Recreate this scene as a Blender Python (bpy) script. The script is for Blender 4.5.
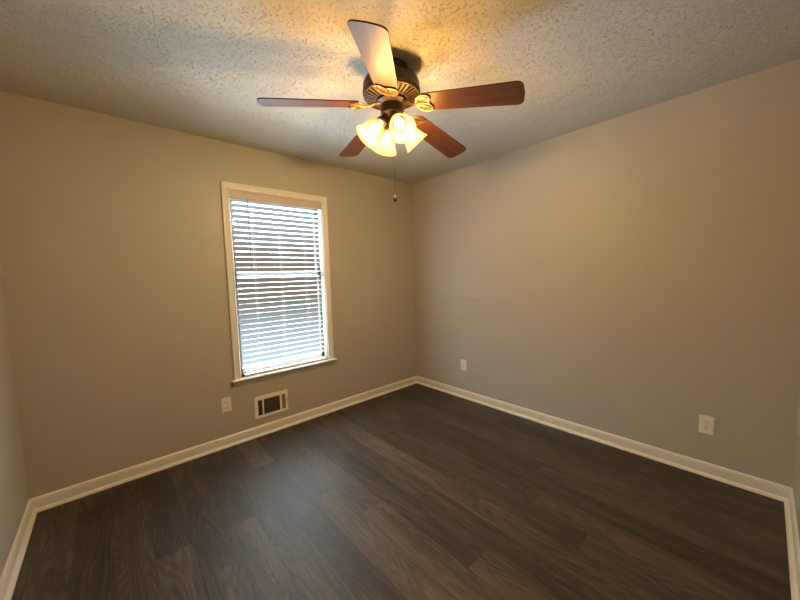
import bpy, bmesh, math, random
from mathutils import Vector, Matrix
random.seed(7)
PI = math.pi
S = bpy.context.scene
for o in list(bpy.data.objects):
    bpy.data.objects.remove(o)
COL = S.collection

# ------------------------------------------------------------------ camera
W, D, H = 3.254, 3.031, 2.44            # room: x -W..0, y -D..0, z 0..H
cam_d = bpy.data.cameras.new('camera')
cam_d.sensor_width = 36.0
cam_d.lens = 36.0 * 326.3 / 800.0
cam_d.clip_start = 0.02
cam = bpy.data.objects.new('camera', cam_d)
COL.objects.link(cam)
yaw, pitch, roll = 0.729268, -0.077389, -0.028409
f = Vector((math.sin(yaw)*math.cos(pitch), math.cos(yaw)*math.cos(pitch), math.sin(pitch)))
r0 = Vector((math.cos(yaw), -math.sin(yaw), 0)); u0 = r0.cross(f)
r_ = math.cos(roll)*r0 + math.sin(roll)*u0
u_ = -math.sin(roll)*r0 + math.cos(roll)*u0
M = Matrix((r_, u_, -f)).transposed().to_4x4()
M.translation = Vector((-2.815, -2.878, 1.357))
cam.matrix_world = M
S.camera = cam

# ------------------------------------------------------------------ view
S.view_settings.view_transform = 'Standard'
S.view_settings.look = 'None'
S.view_settings.gamma = 1
S.view_settings.use_curve_mapping = False
S.view_settings.exposure = 0.0

# ------------------------------------------------------------------ world (daylight outside, ground band boosted to light the ceiling)
SKY = 1.0        # radiance is written in the stops below
w = bpy.data.worlds.new('world'); S.world = w; w.use_nodes = True
nt = w.node_tree; nt.nodes.clear()
wo = nt.nodes.new('ShaderNodeOutputWorld'); bg = nt.nodes.new('ShaderNodeBackground')
tc = nt.nodes.new('ShaderNodeTexCoord'); sp = nt.nodes.new('ShaderNodeSeparateXYZ')
rp = nt.nodes.new('ShaderNodeValToRGB'); mr = nt.nodes.new('ShaderNodeMapRange')
nt.links.new(tc.outputs['Generated'], sp.inputs[0]); nt.links.new(sp.outputs['Z'], mr.inputs[0])
mr.inputs[1].default_value = -1; mr.inputs[2].default_value = 1
nt.links.new(mr.outputs[0], rp.inputs[0]); nt.links.new(rp.outputs[0], bg.inputs[0])
cr = rp.color_ramp
GND_FILL, GLOW = 95.0, 8.0
stops = [(-1.0, (0.60*GND_FILL, 0.80*GND_FILL, 1.00*GND_FILL)), (-0.52, (0.62*GND_FILL, 0.80*GND_FILL, 0.98*GND_FILL)), (-0.38, (3.2, 4.2, 5.0)), (-0.25, (0.70, 0.88, 1.02)), (-0.13, (0.42, 0.48, 0.52)),
         (-0.09, (0.30, 0.31, 0.30)), (-0.05, (0.26, 0.19, 0.14)), (0.07, (0.26, 0.20, 0.16)), (0.11, (0.33, 0.32, 0.33)), (0.22, (0.42, 0.46, 0.50)),
         (0.38, (3.0, 3.8, 4.5)), (0.60, (7.0, 8.6, 10.0)), (0.70, (0.66*GLOW, 0.84*GLOW, 1.0*GLOW)), (1.0, (0.60*GLOW, 0.80*GLOW, 1.0*GLOW))]
cr.elements[0].position = 0.0; cr.elements[0].color = (*stops[0][1], 1)
cr.elements[1].position = 1.0; cr.elements[1].color = (*stops[-1][1], 1)
for ps, c in stops[1:-1]:
    e = cr.elements.new(ps*0.5 + 0.5); e.color = (*c, 1)
bg.inputs[1].default_value = SKY
nt.links.new(bg.outputs[0], wo.inputs[0])

# high sun outside, falling on the tops of the blind slats
sd_ = bpy.data.lights.new('sun', 'SUN'); sd_.energy = 150.0; sd_.color = (0.88, 0.95, 1.0); sd_.angle = math.radians(3)
so_ = bpy.data.objects.new('sun', sd_); COL.objects.link(so_)
so_.rotation_euler = Vector((0.10, -math.cos(math.radians(57)), -math.sin(math.radians(57)))).to_track_quat('-Z', 'Y').to_euler()

# daylight portal in the window opening
pd = bpy.data.lights.new('window_portal', 'AREA'); pd.shape = 'RECTANGLE'; pd.size = 0.80; pd.size_y = 1.50
pd.cycles.is_portal = True
po = bpy.data.objects.new('window_portal', pd); COL.objects.link(po)
po.location = (-1.634, 0.135, 1.30); po.rotation_euler = (-PI/2, 0, 0)

# ------------------------------------------------------------------ materials
def mat(name, col, rough=0.5, metal=0.0, spec=0.5, coat=0.0):
    m = bpy.data.materials.new(name); m.use_nodes = True
    b = m.node_tree.nodes['Principled BSDF']
    b.inputs['Base Color'].default_value = (*col, 1)
    b.inputs['Roughness'].default_value = rough
    b.inputs['Metallic'].default_value = metal
    b.inputs['Specular IOR Level'].default_value = spec
    b.inputs['Coat Weight'].default_value = coat
    return m
class N:
    """small node helper"""
    def __init__(s, m): s.t = m.node_tree; s.b = s.t.nodes['Principled BSDF']
    def n(s, typ, **kw):
        x = s.t.nodes.new(typ)
        for k, v in kw.items(): setattr(x, k, v)
        return x
    def l(s, a, b): s.t.links.new(a, b)
    def val(s, sock, v):
        if hasattr(v, 'is_output') or isinstance(v, bpy.types.NodeSocket): s.l(v, sock)
        else: sock.default_value = v
    def math(s, op, a, b=0.0, c=0.0, clamp=False):
        x = s.n('ShaderNodeMath', operation=op); x.use_clamp = clamp
        s.val(x.inputs[0], a); s.val(x.inputs[1], b); s.val(x.inputs[2], c); return x.outputs[0]
    def noise(s, vec, scale, detail=4, rough=0.5, dist=0.0):
        x = s.n('ShaderNodeTexNoise'); s.l(vec, x.inputs['Vector'])
        x.inputs['Scale'].default_value = scale; x.inputs['Detail'].default_value = detail
        x.inputs['Roughness'].default_value = rough; x.inputs['Distortion'].default_value = dist
        return x.outputs['Fac']
    def mapping(s, vec, scale=(1,1,1), loc=(0,0,0)):
        x = s.n('ShaderNodeMapping'); s.l(vec, x.inputs[0]); x.inputs['Scale'].default_value = scale
        x.inputs['Location'].default_value = loc; return x.outputs[0]
    def obj(s): return s.n('ShaderNodeTexCoord').outputs['Object']
    def ramp(s, fac, stops):
        x = s.n('ShaderNodeValToRGB'); s.l(fac, x.inputs[0]); e = x.color_ramp.elements
        e[0].position, e[0].color = stops[0][0], (*stops[0][1], 1)
        e[1].position, e[1].color = stops[-1][0], (*stops[-1][1], 1)
        for p, c in stops[1:-1]: k = e.new(p); k.color = (*c, 1)
        return x.outputs[0]
    def mix(s, fac, a, b, mode='MIX'):
        x = s.n('ShaderNodeMix', data_type='RGBA', blend_type=mode)
        s.val(x.inputs[0], fac)
        for i, v in ((6, a), (7, b)):
            if isinstance(v, tuple): x.inputs[i].default_value = (*v, 1)
            else: s.l(v, x.inputs[i])
        return x.outputs[2]
    def bump(s, h, strength=0.5, dist=0.01):
        x = s.n('ShaderNodeBump'); s.l(h, x.inputs['Height'])
        x.inputs['Strength'].default_value = strength; x.inputs['Distance'].default_value = dist
        s.l(x.outputs[0], s.b.inputs['Normal'])

# painted wall: greige eggshell with roller stipple
WALLC = (0.465, 0.434, 0.366)
def wall_material(name, scuffs=False):
    m = mat(name, WALLC, 0.45, spec=0.35); n = N(m); oc = n.obj()
    big = n.noise(oc, 1.3, 3); fine = n.noise(oc, 260, 2); mid = n.noise(oc, 60, 3)
    c = n.mix(big, tuple(v*0.95 for v in WALLC), tuple(v*1.05 for v in WALLC))
    if scuffs:   # thin scratch at chair-rail height
        sx = n.n('ShaderNodeSeparateXYZ'); n.l(oc, sx.inputs[0])
        wob = n.math('MULTIPLY', n.math('SUBTRACT', n.noise(oc, 9, 2), 0.5), 0.014)
        dz = n.math('ABSOLUTE', n.math('SUBTRACT', n.math('ADD', sx.outputs['Z'], wob), 1.068))
        line = n.math('LESS_THAN', dz, 0.0028)
        a = n.math('MULTIPLY', n.math('LESS_THAN', sx.outputs['Y'], -0.72), n.math('GREATER_THAN', sx.outputs['Y'], -1.03))
        b = n.math('MULTIPLY', n.math('LESS_THAN', sx.outputs['Y'], -1.15), n.math('GREATER_THAN', sx.outputs['Y'], -1.29))
        k = n.math('MULTIPLY', line, n.math('ADD', n.math('MULTIPLY', a, 0.35), n.math('MULTIPLY', b, 0.12)))
        c = n.mix(k, c, (0.10, 0.08, 0.06))
    n.l(c, n.b.inputs['Base Color'])
    n.bump(n.math('ADD', fine, mid), 0.22, 0.0016)
    return m
m_wall = wall_material('wall_paint'); m_wall_scuff = wall_material('wall_paint_scuffed', True)

# stomped (crow's foot) ceiling texture
m_ceil = mat('ceiling_texture', (0.60, 0.58, 0.515), 0.8, spec=0.2)
n = N(m_ceil); oc = n.obj()
warp = n.n('ShaderNodeTexNoise'); n.l(oc, warp.inputs['Vector']); warp.inputs['Scale'].default_value = 9
wv = n.n('ShaderNodeVectorMath', operation='SCALE'); n.l(warp.outputs['Color'], wv.inputs[0]); wv.inputs['Scale'].default_value = 0.05
ocw = n.n('ShaderNodeVectorMath', operation='ADD'); n.l(oc, ocw.inputs[0]); n.l(wv.outputs[0], ocw.inputs[1])
def stomp(scale, offs):
    mp = n.mapping(ocw.outputs[0], (1, 1, 0), (offs, offs*0.7, 0))
    v = n.n('ShaderNodeTexVoronoi'); v.voronoi_dimensions = '2D'; n.l(mp, v.inputs['Vector']); v.inputs['Scale'].default_value = scale
    sb = n.n('ShaderNodeVectorMath', operation='SUBTRACT'); n.l(mp, sb.inputs[0]); n.l(v.outputs['Position'], sb.inputs[1])
    ln = n.n('ShaderNodeVectorMath', operation='LENGTH'); n.l(sb.outputs[0], ln.inputs[0])
    nm = n.n('ShaderNodeVectorMath', operation='NORMALIZE'); n.l(sb.outputs[0], nm.inputs[0])
    sx = n.n('ShaderNodeSeparateXYZ'); n.l(nm.outputs[0], sx.inputs[0])
    sc = n.n('ShaderNodeSeparateXYZ'); n.l(v.outputs['Color'], sc.inputs[0])
    cb = n.n('ShaderNodeCombineXYZ')
    n.l(n.math('MULTIPLY', sx.outputs[0], 5.0), cb.inputs[0]); n.l(n.math('MULTIPLY', sx.outputs[1], 5.0), cb.inputs[1])
    n.l(n.math('ADD', n.math('MULTIPLY', ln.outputs['Value'], 30.0), n.math('MULTIPLY', sc.outputs[0], 90.0)), cb.inputs[2])
    return n.noise(cb.outputs[0], 1.9, 3, 0.6)
s1 = stomp(5.5, 0.0); s2 = stomp(7.5, 3.3)
h = n.math('MAXIMUM', s1, s2)
h = n.math('MULTIPLY', n.math('SUBTRACT', h, 0.60), 9.0, clamp=True)
sm = n.noise(oc, 85, 3, 0.6)
h2 = n.math('ADD', h, n.math('MULTIPLY', sm, 0.22))
n.bump(h2, 0.8, 0.0075)

# dark vinyl planks running away from the window wall
m_floor = mat('vinyl_plank', (0.08, 0.06, 0.05), 0.4, spec=0.22)
n = N(m_floor); oc = n.obj()
sx = n.n('ShaderNodeSeparateXYZ'); n.l(oc, sx.inputs[0])
PW, PL = 0.152, 1.22
px = n.math('DIVIDE', sx.outputs[0], PW); ix = n.math('FLOOR', px); fx = n.math('FRACT', px)
wn = n.n('ShaderNodeTexWhiteNoise'); wn.noise_dimensions = '1D'; n.l(ix, wn.inputs['W'])
py = n.math('ADD', n.math('DIVIDE', sx.outputs[1], PL), wn.outputs['Value']); iy = n.math('FLOOR', py); fy = n.math('FRACT', py)
cb = n.n('ShaderNodeCombineXYZ'); n.l(ix, cb.inputs[0]); n.l(iy, cb.inputs[1])
wn2 = n.n('ShaderNodeTexWhiteNoise'); wn2.noise_dimensions = '2D'; n.l(cb.outputs[0], wn2.inputs['Vector'])
rnd = wn2.outputs['Value']
# per-plank shifted grain coordinates
cb2 = n.n('ShaderNodeCombineXYZ')
n.l(n.math('ADD', sx.outputs[0], n.math('MULTIPLY', rnd, 17.0)), cb2.inputs[0])
n.l(n.math('ADD', sx.outputs[1], n.math('MULTIPLY', rnd, 31.0)), cb2.inputs[1])
g = cb2.outputs[0]
warpn = n.noise(n.mapping(g, (6.5, 0.8, 1)), 1.0, 1, 0.4)
rings = n.math('SINE', n.math('MULTIPLY', warpn, 150.0))
rings = n.math('MULTIPLY', n.math('ADD', rings, 1.0), 0.5)
fineg = n.noise(n.mapping(g, (150, 4.0, 1)), 1.0, 4, 0.65)
blot = n.noise(n.mapping(g, (9, 1.1, 1)), 1.0, 4, 0.6)
v = n.math('ADD', n.math('MULTIPLY', rings, 0.10), n.math('ADD', n.math('MULTIPLY', fineg, 0.68), n.math('MULTIPLY', blot, 0.55)))
v = n.math('ADD', v, n.math('MULTIPLY', n.math('SUBTRACT', rnd, 0.5), 0.20))
c = n.ramp(v, [(0.36, (0.018, 0.0120, 0.0068)), (0.64, (0.051, 0.0365, 0.0228)), (0.98, (0.130, 0.098, 0.066))])
ex = n.math('MINIMUM', fx, n.math('SUBTRACT', 1.0, fx)); ey = n.math('MINIMUM', fy, n.math('SUBTRACT', 1.0, fy))
seam = n.math('MAXIMUM', n.math('LESS_THAN', ex, 0.008), n.math('LESS_THAN', ey, 0.001))
c = n.mix(n.math('MULTIPLY', seam, 0.6), c, (0.02, 0.014, 0.011))
n.l(c, n.b.inputs['Base Color'])
n.l(n.math('ADD', n.math('MULTIPLY', fineg, 0.16), 0.43), n.b.inputs['Roughness'])
n.bump(n.math('SUBTRACT', n.math('MULTIPLY', fineg, 0.5), seam), 0.25, 0.001)

m_trim = mat('trim_paint', (0.76, 0.74, 0.66), 0.35); n = N(m_trim); n.bump(n.noise(n.obj(), 40, 3), 0.12, 0.001)
m_vinyl = mat('window_vinyl', (0.55, 0.55, 0.54), 0.35); n = N(m_vinyl); n.bump(n.noise(n.obj(), 90, 2), 0.05, 0.001)
m_outer = mat('outer_frame_metal', (0.06, 0.055, 0.05), 0.5); n = N(m_outer); n.bump(n.noise(n.obj(), 90, 2), 0.05, 0.001)
m_valance = mat('shaded_valance', (0.56, 0.49, 0.42), 0.45); n = N(m_valance); n.bump(n.noise(n.mapping(n.obj(), (3, 200, 200)), 1, 2), 0.05, 0.0005)  # shade of the recess put into the valance colour
m_blind = mat('blind_slat', (0.78, 0.78, 0.76), 0.35); n = N(m_blind); n.bump(n.noise(n.mapping(n.obj(), (3, 200, 200)), 1, 2), 0.05, 0.0005)
n.b.inputs['Subsurface Weight'].default_value = 0.0
m_cord = mat('white_cord', (0.8, 0.8, 0.78), 0.8); n = N(m_cord); n.bump(n.noise(n.obj(), 500, 1), 0.2, 0.0005)
m_plastic = mat('ivory_plastic', (0.86, 0.83, 0.74), 0.35); n = N(m_plastic); n.bump(n.noise(n.obj(), 200, 1), 0.03, 0.0003)
m_dark = mat('dark_slot', (0.015, 0.012, 0.010), 0.6); n = N(m_dark); n.bump(n.noise(n.obj(), 200, 1), 0.05, 0.0003)
m_grille = mat('register_dark_metal', (0.075, 0.062, 0.062), 0.45, 0.3); n = N(m_grille); n.bump(n.noise(n.obj(), 150, 1), 0.05, 0.0003)
m_rust = mat('register_brown_metal', (0.12, 0.065, 0.05), 0.5, 0.2); n = N(m_rust); n.bump(n.noise(n.obj(), 150, 1), 0.05, 0.0003)
m_tanmetal = mat('register_tan_metal', (0.30, 0.22, 0.13), 0.5, 0.1); n = N(m_tanmetal); n.bump(n.noise(n.obj(), 150, 1), 0.05, 0.0003)
m_steel = mat('screw_steel', (0.45, 0.43, 0.40), 0.35, 0.9); n = N(m_steel); n.bump(n.noise(n.obj(), 400, 1), 0.05, 0.0003)
def speck(name, a, b, rough, metal, sc=60):
    m = mat(name, a, rough, metal); n = N(m); n.l(n.mix(n.noise(n.obj(), sc, 3), a, b), n.b.inputs['Base Color']); return m
m_bronze = speck('oil_rubbed_bronze', (0.016, 0.011, 0.008), (0.028, 0.018, 0.012), 0.48, 0.4)
m_rib = speck('bronze_vent_rib', (0.07, 0.047, 0.030), (0.11, 0.072, 0.045), 0.45, 0.6)
m_iron = speck('antique_copper_bronze', (0.17, 0.10, 0.055), (0.28, 0.165, 0.09), 0.38, 0.85)
m_bwood = mat('cherry_blade_wood', (0.16, 0.05, 0.02), 0.46, spec=0.25, coat=0.08); n = N(m_bwood)
n.b.inputs['Coat Roughness'].default_value = 0.32
gr = n.noise(n.mapping(n.obj(), (2.5, 45, 45)), 1.0, 4, 0.6, 0.4)
n.l(n.ramp(gr, [(0.25, (0.028, 0.009, 0.003)), (0.5, (0.065, 0.021, 0.006)), (0.8, (0.11, 0.038, 0.010))]), n.b.inputs['Base Color'])
n.bump(gr, 0.08, 0.0008)

# clear window glass: transparent with a faint reflection
m_glass = bpy.data.materials.new('window_glass'); m_glass.use_nodes = True; t = m_glass.node_tree; t.nodes.clear()
o_ = t.nodes.new('ShaderNodeOutputMaterial'); mx = t.nodes.new('ShaderNodeMixShader'); tr = t.nodes.new('ShaderNodeBsdfTransparent')
gl = t.nodes.new('ShaderNodeBsdfGlossy'); gl.inputs['Roughness'].default_value = 0.02
fr = t.nodes.new('ShaderNodeFresnel'); fr.inputs[0].default_value = 1.12
tr.inputs[0].default_value = (0.95, 0.97, 0.97, 1)
t.links.new(fr.outputs[0], mx.inputs[0]); t.links.new(tr.outputs[0], mx.inputs[1]); t.links.new(gl.outputs[0], mx.inputs[2]); t.links.new(mx.outputs[0], o_.inputs[0])

# lamp: lit alabaster glass and bulb
LAMP = (1.0, 0.71, 0.355)
LAMP_W = 20.5
def lit(name, col, st, base=(0.85, 0.72, 0.5)):
    m = mat(name, base, 0.3); b = m.node_tree.nodes['Principled BSDF']
    b.inputs['Emission Color'].default_value = (*col, 1); b.inputs['Emission Strength'].default_value = st
    return m
m_bulb = lit('lit_bulb', (1.0, 0.80, 0.50), 8.0)
# alabaster glass: lets part of the light straight through, scatters the rest
m_shade = bpy.data.materials.new('alabaster_glass'); m_shade.use_nodes = True; n = N(m_shade); t = m_shade.node_tree
out = [x for x in t.nodes if x.type == 'OUTPUT_MATERIAL'][0]
swirl = n.noise(n.obj(), 14, 3, 0.6, 1.5)
tl = n.n('ShaderNodeBsdfTranslucent'); n.l(n.mix(swirl, (0.16, 0.092, 0.028), (0.28, 0.18, 0.07)), tl.inputs[0])
tp = n.n('ShaderNodeBsdfTransparent'); tp.inputs[0].default_value = (1.0, 0.88, 0.66, 1)
n.b.inputs['Base Color'].default_value = (0.9, 0.75, 0.5, 1); n.b.inputs['Roughness'].default_value = 0.15
n.b.inputs['Emission Color'].default_value = (1.0, 0.55, 0.16, 1); n.b.inputs['Emission Strength'].default_value = 0.9
m1 = n.n('ShaderNodeMixShader'); m1.inputs[0].default_value = 0.12; n.l(tl.outputs[0], m1.inputs[1]); n.l(n.b.outputs[0], m1.inputs[2])
m2 = n.n('ShaderNodeMixShader'); m2.inputs[0].default_value = 0.70; n.l(m1.outputs[0], m2.inputs[1]); n.l(tp.outputs[0], m2.inputs[2])
n.l(m2.outputs[0], out.inputs[0])

# ------------------------------------------------------------------ mesh helpers
def new_bm(): return bmesh.new()
def box(bm, x0, x1, y0, y1, z0, z1):
    vs = [bm.verts.new((x, y, z)) for x in (x0, x1) for y in (y0, y1) for z in (z0, z1)]
    for q in ((0,1,3,2), (4,6,7,5), (0,4,5,1), (2,3,7,6), (0,2,6,4), (1,5,7,3)):
        bm.faces.new([vs[i] for i in q])
def lathe(bm, prof, seg=48, mtx=None, cap=True):
    rings = []
    for r, z in prof:
        if r < 1e-5: rings.append([bm.verts.new((0, 0, z))])
        else: rings.append([bm.verts.new((r*math.cos(2*PI*i/seg), r*math.sin(2*PI*i/seg), z)) for i in range(seg)])
    for a, b in zip(rings, rings[1:]):
        for i in range(seg):
            j = (i+1) % seg
            if len(a) == 1 and len(b) > 1: bm.faces.new((a[0], b[i], b[j]))
            elif len(b) == 1 and len(a) > 1: bm.faces.new((a[i], a[j], b[0]))
            elif len(a) > 1: bm.faces.new((a[i], a[j], b[j], b[i]))
    if mtx is not None:
        bmesh.ops.transform(bm, matrix=mtx, verts=[v for r in rings for v in r])
def tube(bm, pts, rad, seg=8, closed=False, flat=1.0, up=Vector((0,0,1))):
    """sweep an (optionally flattened) circle along points; rad number or list"""
    pts = [Vector(p) for p in pts]; n_ = len(pts); rings = []
    for i, p in enumerate(pts):
        a = pts[(i-1) % n_] if (closed or i > 0) else p
        b = pts[(i+1) % n_] if (closed or i < n_-1) else p
        t_ = (b-a).normalized()
        s_ = t_.cross(up)
        if s_.length < 1e-4: s_ = t_.cross(Vector((1,0,0)))
        s_.normalize(); q = s_.cross(t_).normalized()
        r = rad[i] if isinstance(rad, (list, tuple)) else rad
        rings.append([bm.verts.new(p + s_*r*math.cos(2*PI*k/seg) + q*r*flat*math.sin(2*PI*k/seg)) for k in range(seg)])
    m_ = n_ if closed else n_-1
    for i in range(m_):
        a, b = rings[i], rings[(i+1) % n_]
        for k in range(seg):
            j = (k+1) % seg; bm.faces.new((a[k], a[j], b[j], b[k]))
    if not closed:
        bm.faces.new(rings[0][::-1]); bm.faces.new(rings[-1])
def ball(bm, c, r, sub=2, sc=(1,1,1)):
    res = bmesh.ops.create_icosphere(bm, subdivisions=sub, radius=r)
    for v_ in res['verts']: v_.co = Vector((v_.co.x*sc[0], v_.co.y*sc[1], v_.co.z*sc[2])) + Vector(c)
def prism(bm, poly, axis, a, b):
    """extrude 2-D polygon: axis 'x' -> poly in (y,z); 'y' -> (x,z); 'z' -> (x,y)"""
    def P(u, v, t_): return {'x': (t_, u, v), 'y': (u, t_, v), 'z': (u, v, t_)}[axis]
    A = [bm.verts.new(P(u, v, a)) for u, v in poly]; B = [bm.verts.new(P(u, v, b)) for u, v in poly]
    k = len(poly)
    for i in range(k):
        j = (i+1) % k; bm.faces.new((A[i], A[j], B[j], B[i]))
    bm.faces.new(A[::-1]); bm.faces.new(B)
def link(name, bm, m, parent=None, smooth=False, bevel=0.0, ang=0.6, segs=2):
    bmesh.ops.recalc_face_normals(bm, faces=bm.faces)
    me = bpy.data.meshes.new(name); bm.to_mesh(me); bm.free()
    if m: me.materials.append(m)
    o = bpy.data.objects.new(name, me); COL.objects.link(o)
    if parent: o.parent = parent
    if smooth:
        for p in me.polygons: p.use_smooth = True
        me.set_sharp_from_angle(angle=0.7)
    if bevel:
        md = o.modifiers.new('bevel', 'BEVEL'); md.width = bevel; md.segments = segs; md.limit_method = 'ANGLE'; md.angle_limit = ang
    return o
def thing(name, label, cat, loc, group=None):
    o = bpy.data.objects.new(name, None); COL.objects.link(o); o.location = loc; o.empty_display_size = 0.05
    o['label'] = label; o['category'] = cat
    if group: o['group'] = group
    return o
def struct(o, label, cat):
    o['kind'] = 'structure'; o['label'] = label; o['category'] = cat; return o

# ------------------------------------------------------------------ room shell
T = 0.14
bm = new_bm(); box(bm, -W-T, T, -D-T, T, -0.10, 0.0)
struct(link('floor', bm, m_floor), 'dark grey brown vinyl plank floor of the empty room', 'floor')
bm = new_bm(); box(bm, -W-T, T, -D-T, T, H, H+0.10)
struct(link('ceiling', bm, m_ceil), 'off-white stomp-textured ceiling above the fan', 'ceiling')
# window opening in back wall
OX0, OX1, OZ0, OZ1 = -2.040, -1.228, 0.536, 2.070
bm = new_bm()
box(bm, -W-T, OX0, 0, T, 0, H); box(bm, OX1, T, 0, T, 0, H)
box(bm, OX0, OX1, 0, T, 0, OZ0); box(bm, OX0, OX1, 0, T, OZ1, H)
struct(link('wall_back', bm, m_wall), 'greige painted wall holding the window with blinds', 'wall')
bm = new_bm(); box(bm, 0, T, -D-T, 0, 0, H)
struct(link('wall_right', bm, m_wall_scuff), 'greige painted wall right of the room corner with a faint scratch', 'wall')
bm = new_bm(); box(bm, -W-T, -W, -D-T, 0, 0, H)
struct(link('wall_left', bm, m_wall), 'greige painted wall sliver at the left edge', 'wall')
bm = new_bm(); box(bm, -W, 0, -D-T, -D, 0, H)
struct(link('wall_front', bm, m_wall), 'greige painted wall sliver at the right edge', 'wall')

# baseboards: ogee-topped board with quarter-round shoe
BB = [(0, 0), (0.012, 0), (0.012, 0.062), (0.0105, 0.066), (0.0105, 0.070), (0.008, 0.078), (0.0035, 0.083), (0.0, 0.086)]
SHO = [(0.012, 0)] + [(0.012 + 0.018*math.cos(a), 0.019*math.sin(a)) for a in [i*PI/14 for i in range(8)]]
def board(name, label, side):
    for prof, nm in ((BB, name), (SHO, 'shoe_moulding')):
        bm = new_bm(); ends = []
        for e in (0, 1):
            ring = []
            for d, z in prof:        # mitred ends
                if side == 'back':  p = ((-W+d, -d, z), (-d, -d, z))[e]
                if side == 'right': p = ((-d, -d, z), (-d, -D+d, z))[e]
                if side == 'left':  p = ((-W+d, -D+d, z), (-W+d, -d, z))[e]
                if side == 'front': p = ((-d, -D+d, z), (-W+d, -D+d, z))[e]
                ring.append(bm.verts.new(p))
            ends.append(ring)
        k = len(prof)
        for i in range(k):
            j = (i+1) % k; bm.faces.new((ends[0][i], ends[0][j], ends[1][j], ends[1][i]))
        bm.faces.new(ends[0]); bm.faces.new(ends[1][::-1])
        if nm == name: base = struct(link(name, bm, m_trim), label, 'baseboard')
        else: link(nm, bm, m_trim, base, smooth=True)
board('baseboard_back', 'cream baseboard with shoe moulding below the window', 'back')
board('baseboard_right', 'cream baseboard with shoe moulding along the right wall', 'right')
board('baseboard_left', 'cream baseboard with shoe moulding at the left edge', 'left')
board('baseboard_front', 'cream baseboard with shoe moulding at the right edge', 'front')

# ------------------------------------------------------------------ window
win = bpy.data.objects.new('window_1', None); COL.objects.link(win); win.location = (0, 0, 0)
struct(win, 'cream cased double-hung window behind white blinds', 'window')
CW = 0.057
prof = [(0, 0), (0, -0.015), (0.004, -0.019), (0.012, -0.019), (0.018, -0.0165), (0.034, -0.0125), (0.042, -0.0105), (0.044, -0.014), (0.050, -0.014), (0.057, -0.007), (0.057, 0)]
bm = new_bm()
XO0, XO1, ZO = OX0-CW, OX1+CW+0.001, OZ1+CW
def ringv(pts): return [bm.verts.new(p) for p in pts]
# profile offset measured inward from outer edge; three mitred legs
R1 = ringv([(XO0+d, y, OZ0) for d, y in prof]); R2 = ringv([(XO0+d, y, ZO-d) for d, y in prof])
R3 = ringv([(XO1-d, y, ZO-d) for d, y in prof]); R4 = ringv([(XO1-d, y, OZ0) for d, y in prof])
for a, b in ((R1, R2), (R2, R3), (R3, R4)):
    for i in range(len(prof)):
        j = (i+1) % len(prof); bm.faces.new((a[i], a[j], b[j], b[i]))
bm.faces.new(R1); bm.faces.new(R4[::-1])
link('casing', bm, m_trim, win)
bm = new_bm()                                    # jamb liner
box(bm, OX0, OX0+0.004, 0, 0.060, OZ0, OZ1); box(bm, OX1-0.004, OX1, 0, 0.060, OZ0, OZ1); box(bm, OX0+0.004, OX1-0.004, 0, 0.060, OZ1-0.004, OZ1)
link('jamb', bm, m_trim, win)
bm = new_bm()                                    # dark outer frame beyond the sashes
box(bm, OX0, OX0+0.005, 0.061, 0.142, OZ0+0.001, OZ1); box(bm, OX1-0.005, OX1, 0.061, 0.142, OZ0+0.001, OZ1); box(bm, OX0+0.005, OX1-0.005, 0.061, 0.142, OZ1-0.005, OZ1)
link('outer_frame', bm, m_outer, win)
bm = new_bm(); prism(bm, [(0.125, OZ0-0.018), (-0.040, OZ0-0.018), (-0.046, OZ0-0.014), (-0.048, OZ0-0.009), (-0.046, OZ0-0.003), (-0.041, OZ0), (0.125, OZ0)], 'x', OX0, OX1)
EAR = [(-0.0005, OZ0-0.018), (-0.040, OZ0-0.018), (-0.046, OZ0-0.014), (-0.048, OZ0-0.009), (-0.046, OZ0-0.003), (-0.041, OZ0), (-0.0005, OZ0)]
prism(bm, EAR, 'x', XO0-0.018, OX0); prism(bm, EAR, 'x', OX1, XO1+0.018)
bmesh.ops.remove_doubles(bm, verts=bm.verts, dist=0.00005)
link('stool', bm, m_trim, win, smooth=True)
bm = new_bm(); prism(bm, [(0, OZ0-0.058), (-0.009, OZ0-0.058), (-0.013, OZ0-0.050), (-0.013, OZ0-0.030), (-0.017, OZ0-0.022), (-0.017, OZ0-0.018), (0, OZ0-0.018)], 'x', XO0, XO1)
link('apron', bm, m_trim, win)
def sash(y, z0, z1, nm, hb=0.038):
    bm = new_bm(); s = 0.028; x0, x1 = OX0+0.005, OX1-0.005
    box(bm, x0+s, x1-s, y, y+0.028, z0, z0+hb); box(bm, x0+s, x1-s, y, y+0.028, z1-0.038, z1)
    so = link(nm, bm, m_vinyl, win, bevel=0.002)
    for a, b in ((x0, x0+s), (x1-s, x1)):
        bm = new_bm(); box(bm, a, b, y, y+0.028, z0, z1); link('stile', bm, m_outer, so)
    bm = new_bm(); box(bm, x0+s, x1-s, y+0.012, y+0.015, z0+hb, z1-0.038)
    link('pane', bm, m_glass, so)
ZM = 1.40
sash(0.061, OZ0+0.001, ZM+0.019, 'lower_sash', 0.062); sash(0.091, ZM-0.019, OZ1-0.004, 'upper_sash')

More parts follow.
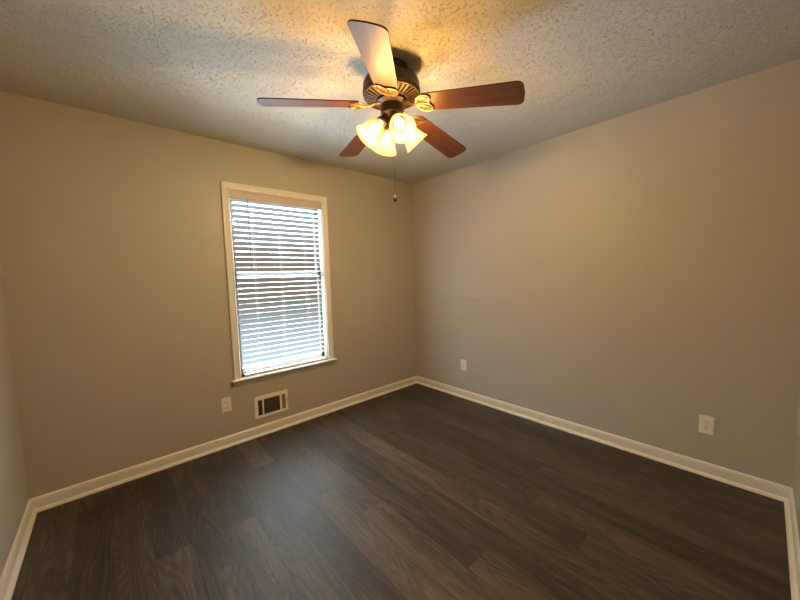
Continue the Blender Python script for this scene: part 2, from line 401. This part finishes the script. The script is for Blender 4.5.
# ------------------------------------------------------------------ horizontal blinds
bl = thing('window_blind', 'white two-inch horizontal slat blind lowered inside the window frame', 'blinds', (-1.634, 0.03, 2.066))
bx, by, bz = bl.location
SX0, SX1 = -2.008, -1.243
def off(bm):
    bmesh.ops.translate(bm, verts=bm.verts, vec=(-bx, -by, -bz)); return bm
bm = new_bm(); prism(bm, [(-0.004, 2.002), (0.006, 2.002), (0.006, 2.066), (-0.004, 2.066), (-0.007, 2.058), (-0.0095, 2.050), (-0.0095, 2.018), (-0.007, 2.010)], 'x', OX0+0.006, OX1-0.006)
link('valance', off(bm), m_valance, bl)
bm = new_bm(); box(bm, SX0, SX1, 0.008, 0.055, 2.022, 2.064)
link('headrail', off(bm), m_blind, bl)
TILT = math.radians(5); NS = 32; PITCH = 0.0440; SW = 0.050; ZT = 1.984
bm = new_bm()
def slat(bm, zc, tilt, skew=0.0):
    """room edge up; slightly crowned 3 mm slat"""
    k = 6; top, bot = [], []
    for i in range(k+1):
        u = (i/k-0.5)*SW; crown = 0.0018*(1-(2*u/SW)**2)
        for lst, hh in ((top, crown+0.0014), (bot, crown-0.0014)):
            # u<0 is the room side
            y = 0.031 + u*math.cos(tilt) + hh*math.sin(tilt)
            z = zc - u*math.sin(tilt) + hh*math.cos(tilt)
            lst.append((y, z))
    prism(bm, top + bot[::-1], 'x', SX0, SX1)
for i in range(NS):
    slat(bm, ZT - i*PITCH, TILT + random.uniform(-0.03, 0.03))
link('slats', off(bm), m_blind, bl, smooth=True)
bm = new_bm(); box(bm, SX0, SX1, 0.008, 0.056, 0.5365, 0.556)
link('bottom_rail', off(bm), m_blind, bl, bevel=0.003)
LX = (-1.862, -1.634, -1.395)
for x in LX:
    bm = new_bm()
    for y in (0.0085, 0.0555): tube(bm, [(x, y, 2.02), (x, y, 1.3), (x, y, 0.56)], 0.0006, 6, up=Vector((0,1,0)))
    for i in range(NS):      # rungs
        z = ZT - i*PITCH - 0.003; tube(bm, [(x, 0.0085, z+0.001), (x, 0.0555, z-0.001)], 0.0006, 4, up=Vector((1,0,0)))
    link('ladder_cord', off(bm), m_cord, bl)
bm = new_bm()
tube(bm, [(-1.905, -0.004, 2.012), (-1.905, -0.0095, 1.992), (-1.906, -0.011, 1.97), (-1.909, -0.012, 1.46)], 0.0042, 6, up=Vector((0,1,0)))
tube(bm, [(-1.909, -0.012, 1.46), (-1.909, -0.012, 1.435)], 0.0046, 8, up=Vector((0,1,0)))
m_wand = mat('smoky_wand_plastic', (0.12, 0.14, 0.15), 0.3); n = N(m_wand); n.bump(n.noise(n.obj(), 100, 1), 0.03, 0.0003)
link('tilt_wand', off(bm), m_wand, bl, smooth=True)

# ------------------------------------------------------------------ outlets (built facing -y around origin, back at y=0)
def outlet(label, loc, rz):
    t = thing('wall_outlet', label, 'outlet', loc, 'duplex wall outlets'); t.rotation_euler = (0, 0, rz)
    bm = new_bm(); box(bm, -0.0365, 0.0365, -0.0055, 0, -0.0595, 0.0595)
    link('face_plate', bm, m_plastic, t, bevel=0.004, segs=3)
    for s in (1, -1):
        bm = new_bm()
        pts = []
        for i in range(24):
            a = 2*PI*i/24; x = 0.0172*math.cos(a); z = max(-0.0128, min(0.0128, 0.0172*math.sin(a))); pts.append((x, z + s*0.0195))
        prism(bm, pts, 'y', -0.0085, -0.004)
        rc = link('receptacle', bm, m_plastic, t, bevel=0.0008)
        bm = new_bm(); zc = s*0.0195
        box(bm, -0.0075, -0.0052, -0.0088, -0.007, zc-0.001, zc+0.0075); box(bm, 0.0052, 0.0075, -0.0088, -0.007, zc-0.0005, zc+0.0065)
        prism(bm, [(0.0026*math.cos(2*PI*i/10), zc-0.0078+0.0026*math.sin(2*PI*i/10)) for i in range(10)], 'y', -0.0088, -0.007)
        link('slots', bm, m_dark, rc)
    bm = new_bm(); lathe(bm, [(0, 0.0012), (0.0025, 0.0008), (0.0032, 0), (0.0032, -0.003)], 12, Matrix.Translation((0, -0.0055, 0)) @ Matrix.Rotation(PI/2, 4, 'X'))
    link('screw', bm, m_steel, t)
    return t
outlet('ivory duplex outlet on the window wall left of the vent', (-2.166, 0, 0.344), 0)
outlet('ivory duplex outlet on the right wall nearest the room corner', (0, -0.736, 0.360), -PI/2)
outlet('ivory duplex outlet on the right wall far from the corner, near the right edge', (0, -2.664, 0.336), -PI/2)

# ------------------------------------------------------------------ air register
VX0, VX1, VZ0, VZ1 = -1.953, -1.660, 0.150, 0.343
vt = thing('air_vent', 'cream metal wall register with dark louvres below the window', 'vent', ((VX0+VX1)/2, 0, VZ0))
vx, _, vz = vt.location
def offv(bm): bmesh.ops.translate(bm, verts=bm.verts, vec=(-vx, 0, -vz)); return bm
bm = new_bm()
xs = [VX0, -1.923, -1.887, -1.874, -1.733, -1.714, -1.682, VX1]; zi0, zi1 = 0.174, 0.309
box(bm, VX0, VX1, -0.007, -0.001, VZ0, zi0); box(bm, VX0, VX1, -0.007, -0.001, zi1, VZ1)
for a, b in ((0, 1), (2, 3), (4, 5), (6, 7)): box(bm, xs[a], xs[b], -0.007, -0.001, zi0, zi1)
link('register_frame', offv(bm), m_plastic, vt, bevel=0.0015)
bm = new_bm(); box(bm, -1.925, -1.680, -0.0012, -0.0002, zi0-0.002, zi1+0.002)
link('duct_backing', offv(bm), m_dark, vt)
bm = new_bm()
for i in range(6):
    z = zi0 + 0.013 + i*0.0222
    prism(bm, [(-0.0062, z-0.004), (-0.0052, z-0.0045), (-0.0015, z+0.003), (-0.0025, z+0.0038)], 'x', -1.874, -1.733)
link('louvre', offv(bm), m_grille, vt)
for x0, x1, m_, d in ((-1.923, -1.887, m_rust, 1), (-1.714, -1.682, m_tanmetal, -1)):
    bm = new_bm()
    for i in range(5):
        x = x0 + 0.0035 + i*(x1-x0-0.007)/4
        prism(bm, [(x-0.0035, -0.0030-0.002*d), (x+0.0035, -0.0030+0.002*d), (x+0.0035, -0.0020+0.002*d), (x-0.0035, -0.0020-0.002*d)], 'z', zi0, zi1)
    link('side_louvre', offv(bm), m_, vt)
bm = new_bm(); box(bm, -1.672, -1.668, -0.016, -0.006, 0.236, 0.262)
link('damper_lever', offv(bm), m_steel, vt, bevel=0.001)
for x in (-1.940, -1.671):
    bm = new_bm(); lathe(bm, [(0, 0.0016), (0.003, 0.001), (0.004, 0), (0.004, -0.002)], 12, Matrix.Translation((x, -0.007, 0.222 if x > -1.8 else 0.247)) @ Matrix.Rotation(PI/2, 4, 'X'))
    link('screw', offv(bm), m_steel, vt)

# ------------------------------------------------------------------ ceiling fan
FX, FY = -1.623, -1.523
fan = thing('ceiling_fan', 'bronze five-blade ceiling fan with cherry blades and four lit glass shades', 'ceiling fan', (FX, FY, H))
def Z(z): return z - H
bm = new_bm(); lathe(bm, [(0, 0), (0.088, 0), (0.090, -0.006), (0.086, -0.022), (0.074, -0.038), (0.060, -0.046), (0.0, -0.046)], 48)
link('canopy', bm, m_bronze, fan, smooth=True)
bm = new_bm()
lathe(bm, [(0, Z(2.402)), (0.058, Z(2.402)), (0.085, Z(2.398)), (0.118, Z(2.388)), (0.138, Z(2.374)), (0.147, Z(2.358)), (0.149, Z(2.342)), (0.149, Z(2.318)),
           (0.152, Z(2.314)), (0.152, Z(2.306)), (0.147, Z(2.301)), (0.143, Z(2.302)), (0.0, Z(2.302))], 64)
link('motor_housing', bm, m_bronze, fan, smooth=True)
bm = new_bm()                                     # dark vent cone behind the ribs
lathe(bm, [(0.142, Z(2.3018)), (0.142, Z(2.298)), (0.082, Z(2.281)), (0, Z(2.281))], 64)
link('vent_cone', bm, m_dark, fan, smooth=True)
bm = new_bm()
for i in range(34):
    a = 2*PI*i/34; c_, s_ = math.cos(a), math.sin(a); hw = 0.0040
    vs = []
    for r, z, ww in ((0.143, 2.2995, hw*1.15), (0.084, 2.2835, hw*0.75)):
        for dz in (0, -0.0095):
            for sd in (-1, 1): vs.append(bm.verts.new((r*c_ - sd*ww*s_, r*s_ + sd*ww*c_, Z(z+dz))))
    for q in ((0,1,3,2), (4,6,7,5), (0,4,5,1), (2,3,7,6), (0,2,6,4), (1,5,7,3)): bm.faces.new([vs[k] for k in q])
lathe(bm, [(0.142, Z(2.300)), (0.148, Z(2.300)), (0.148, Z(2.293)), (0.142, Z(2.292)), (0.142, Z(2.300))], 64)
lathe(bm, [(0.078, Z(2.286)), (0.088, Z(2.286)), (0.088, Z(2.277)), (0.078, Z(2.276)), (0.078, Z(2.286))], 64)
link('vent_ribs', bm, m_rib, fan)
bm = new_bm()
lathe(bm, [(0, Z(2.282)), (0.080, Z(2.282)), (0.082, Z(2.276)), (0.080, Z(2.262)), (0.068, Z(2.256)), (0.060, Z(2.250)), (0.060, Z(2.215)), (0.062, Z(2.210)),
           (0.062, Z(2.203)), (0.055, Z(2.196)), (0.045, Z(2.184)), (0.036, Z(2.176)), (0.030, Z(2.160)), (0.022, Z(2.146)), (0.010, Z(2.138)), (0.006, Z(2.130)), (0, Z(2.128))], 48)
link('switch_housing', bm, m_bronze, fan, smooth=True)

# blades: rounded-corner board in local frame (x radial, y counter-clockwise)
RT, RR, WT, WR = 0.668, 0.178, 0.144, 0.117
def blade_bm():
    pts = []
    def corner(cx, cy, r, a0, a1, k=6):
        for i in range(k+1):
            a = a0 + (a1-a0)*i/k; pts.append((cx + r*math.cos(a), cy + r*math.sin(a)))
    corner(RR+0.014, -WR/2+0.014, 0.014, PI*1.5, PI, 4)
    corner(RR+0.014, WR/2-0.014, 0.014, PI, PI*0.5, 4)
    rt = 0.030
    corner(RT-rt-0.004, WT/2-rt, rt, PI*0.5, PI*0.06)
    pts.append((RT, 0))
    corner(RT-rt-0.004, -WT/2+rt, rt, -PI*0.06, -PI*0.5)
    bm = new_bm(); prism(bm, pts, 'z', -0.003, 0.003); return bm
def petal(cx, cy, L, Wd, ang, k=20):
    out = []
    for i in range(k):
        t_ = 2*PI*i/k; x = L*math.cos(t_); y = Wd*math.sin(t_)*(1-0.25*math.cos(t_))
        out.append((cx + x*math.cos(ang) - y*math.sin(ang), cy + x*math.sin(ang) + y*math.cos(ang), -0.0075))
    return out
def iron_bm():
    bm = new_bm()
    # arm from flywheel out and under the blade
    tube(bm, [(0.062, 0, 0.006), (0.095, 0, 0.004), (0.118, 0, -0.008), (0.140, 0, -0.012), (0.170, 0, -0.010)],
         [0.013, 0.012, 0.009, 0.0085, 0.012], 10, flat=0.5)
    # heart-shaped outer rim of two lobes
    for s in (1, -1):
        rim = [(0.180, 0.000), (0.186, 0.022), (0.200, 0.042), (0.222, 0.054), (0.246, 0.055), (0.262, 0.046), (0.266, 0.030), (0.258, 0.014), (0.250, 0.0)]
        tube(bm, [(x-0.043, s*y, -0.0075) for x, y in rim], 0.0050, 8, flat=0.8)
        tube(bm, petal(0.181, s*0.026, 0.031, 0.0135, s*0.30), 0.0034, 8, closed=True, flat=0.9)
    tube(bm, [(0.150, 0, -0.008), (0.182, 0, -0.0085), (0.209, 0, -0.0075)], [0.006, 0.0042, 0.005], 8, flat=0.8)
    return bm
def shadow_plate_bm():
    bm = new_bm()
    pts = [(0.184, 0)]
    L = [(0.190, 0.024), (0.203, 0.043), (0.224, 0.056), (0.248, 0.058), (0.266, 0.049), (0.271, 0.031), (0.263, 0.014), (0.256, 0.0)]
    pts += L + [(x, -y) for x, y in L[-2::-1]]
    prism(bm, [(x-0.043, y) for x, y in pts], 'z', -0.0058, -0.0031); return bm
th0, PH, TX, TY, CONE, ZC = 2.618, -0.22, -0.039, 0.031, -0.104, 2.255
proto = None
m_shadow_plate = speck('shadow_edge_bronze', (0.045, 0.024, 0.014), (0.075, 0.04, 0.02), 0.4, 0.6)  # dark plate edge stands in for the shadow around the blade iron
for k in range(5):
    a = th0 + k*2*PI/5; c_, s_ = math.cos(a), math.sin(a)
    e1 = Vector((c_, s_, CONE + TX*c_ + TY*s_)).normalized()
    n1 = Vector((-s_, c_, -TX*s_ + TY*c_)); n1 = (n1 - e1*n1.dot(e1)).normalized()
    up = e1.cross(n1)
    def basis(ph):
        nn = n1*math.cos(ph) + up*math.sin(ph)
        m4 = Matrix((e1, nn, e1.cross(nn))).transposed().to_4x4(); m4.translation = Vector((0, 0, ZC-H)); return m4
    if proto is None:
        b0 = link('blade', blade_bm(), m_bwood, fan, bevel=0.0015)
        i0 = link('blade_iron', iron_bm(), m_iron, b0, smooth=True)
        p0 = link('iron_shadow_plate', shadow_plate_bm(), m_shadow_plate, b0)
        proto = [b0, i0, p0]
        for x, y in ((0.185, 0.050), (0.185, -0.050), (0.214, 0)):
            bm = new_bm(); ball(bm, (x, y, -0.0125), 0.0045, 1, (1, 1, 0.5))
            proto.append(link('screw', bm, m_iron, b0, smooth=True))
        cur = b0
    else:
        cur = b0.copy(); COL.objects.link(cur); cur.parent = fan
        for q in proto[1:]:
            c2 = q.copy(); COL.objects.link(c2); c2.parent = cur
    cur.matrix_parent_inverse = Matrix.Identity(4); cur.matrix_basis = basis(PH)

# light kit: four bell shades
def shade_bm():
    out = [(0.0235, 0.000), (0.0250, 0.008), (0.032, 0.022), (0.0415, 0.042), (0.0475, 0.062), (0.0510, 0.082), (0.0560, 0.100), (0.0640, 0.116), (0.0710, 0.126)]
    inn = [(r-0.003, z-0.001) for r, z in out[::-1]]
    bm = new_bm(); lathe(bm, out + inn, 40); return bm
DIP = math.radians(47)
arm0 = None
for k in range(4):
    az = math.radians(159 + 90*k)
    hd = Vector((math.cos(az), math.sin(az), 0)); ax = hd*math.cos(DIP) + Vector((0, 0, -math.sin(DIP)))
    base = hd*0.058 + Vector((0, 0, Z(2.163)))
    sd = Vector((-math.sin(az), math.cos(az), 0)); xx = sd.cross(ax)
    mt = Matrix((xx, sd, ax)).transposed().to_4x4(); mt.translation = base
    if arm0 is None:
        bm = new_bm()     # socket cup and bent arm (local z along the shade axis)
        lathe(bm, [(0, -0.028), (0.010, -0.028), (0.014, -0.022), (0.020, -0.014), (0.0275, -0.004), (0.0285, 0.004), (0.0265, 0.008), (0.0235, 0.006), (0.0235, 0.0), (0, 0.0)], 28)
        iv = mt.inverted()
        pts = [hd*0.028 + Vector((0, 0, Z(2.178))), hd*0.040 + Vector((0, 0, Z(2.196))), hd*0.052 + Vector((0, 0, Z(2.192))), base - ax*0.024]
        tube(bm, [iv @ p for p in pts], 0.0065, 10, up=Vector((0, 1, 0)))
        arm0 = link('lamp_socket', bm, m_bronze, fan, smooth=True)
        sh0 = link('lamp_shade', shade_bm(), m_shade, arm0, smooth=True)
        bm = new_bm(); lathe(bm, [(0, 0.004), (0.012, 0.004), (0.013, 0.022), (0.018, 0.036), (0.024, 0.052), (0.026, 0.066), (0.022, 0.080), (0.012, 0.089), (0, 0.092)], 20)
        bu0 = link('bulb', bm, m_bulb, arm0, smooth=True)
        arm0.matrix_basis = mt
    else:
        a_ = arm0.copy(); COL.objects.link(a_); a_.matrix_basis = mt
        for q in (sh0, bu0):
            c2 = q.copy(); COL.objects.link(c2); c2.parent = a_
    ld = bpy.data.lights.new('bulb_light', 'POINT'); ld.energy = LAMP_W; ld.color = LAMP; ld.shadow_soft_size = 0.03
    lo = bpy.data.objects.new('bulb_light', ld); COL.objects.link(lo); lo.parent = arm0 if k == 0 else a_
    lo.location = (0, 0, 0.105)

# pull chain with mid connector and end pendant
bm = new_bm()
zz = 2.128; x0, y0 = 0.003, -0.002
while zz > 1.792:
    ball(bm, (x0, y0, Z(zz)), 0.0010, 1); zz -= 0.0036
tube(bm, [(x0, y0, Z(2.13)), (x0, y0, Z(1.79))], 0.0005, 5, up=Vector((0, 1, 0)))
ch = link('pull_chain', bm, m_bronze, fan)
bm = new_bm(); ball(bm, (x0, y0, Z(1.950)), 0.0052, 2)
link('connector', bm, m_bronze, ch, smooth=True)
bm = new_bm(); lathe(bm, [(0, 1.796), (0.003, 1.793), (0.0035, 1.786), (0.006, 1.782), (0.0105, 1.772), (0.0110, 1.764), (0.0085, 1.756), (0.004, 1.752), (0, 1.750)], 16, Matrix.Translation((x0, y0, -H)))
link('pendant', bm, m_bwood, ch, smooth=True)
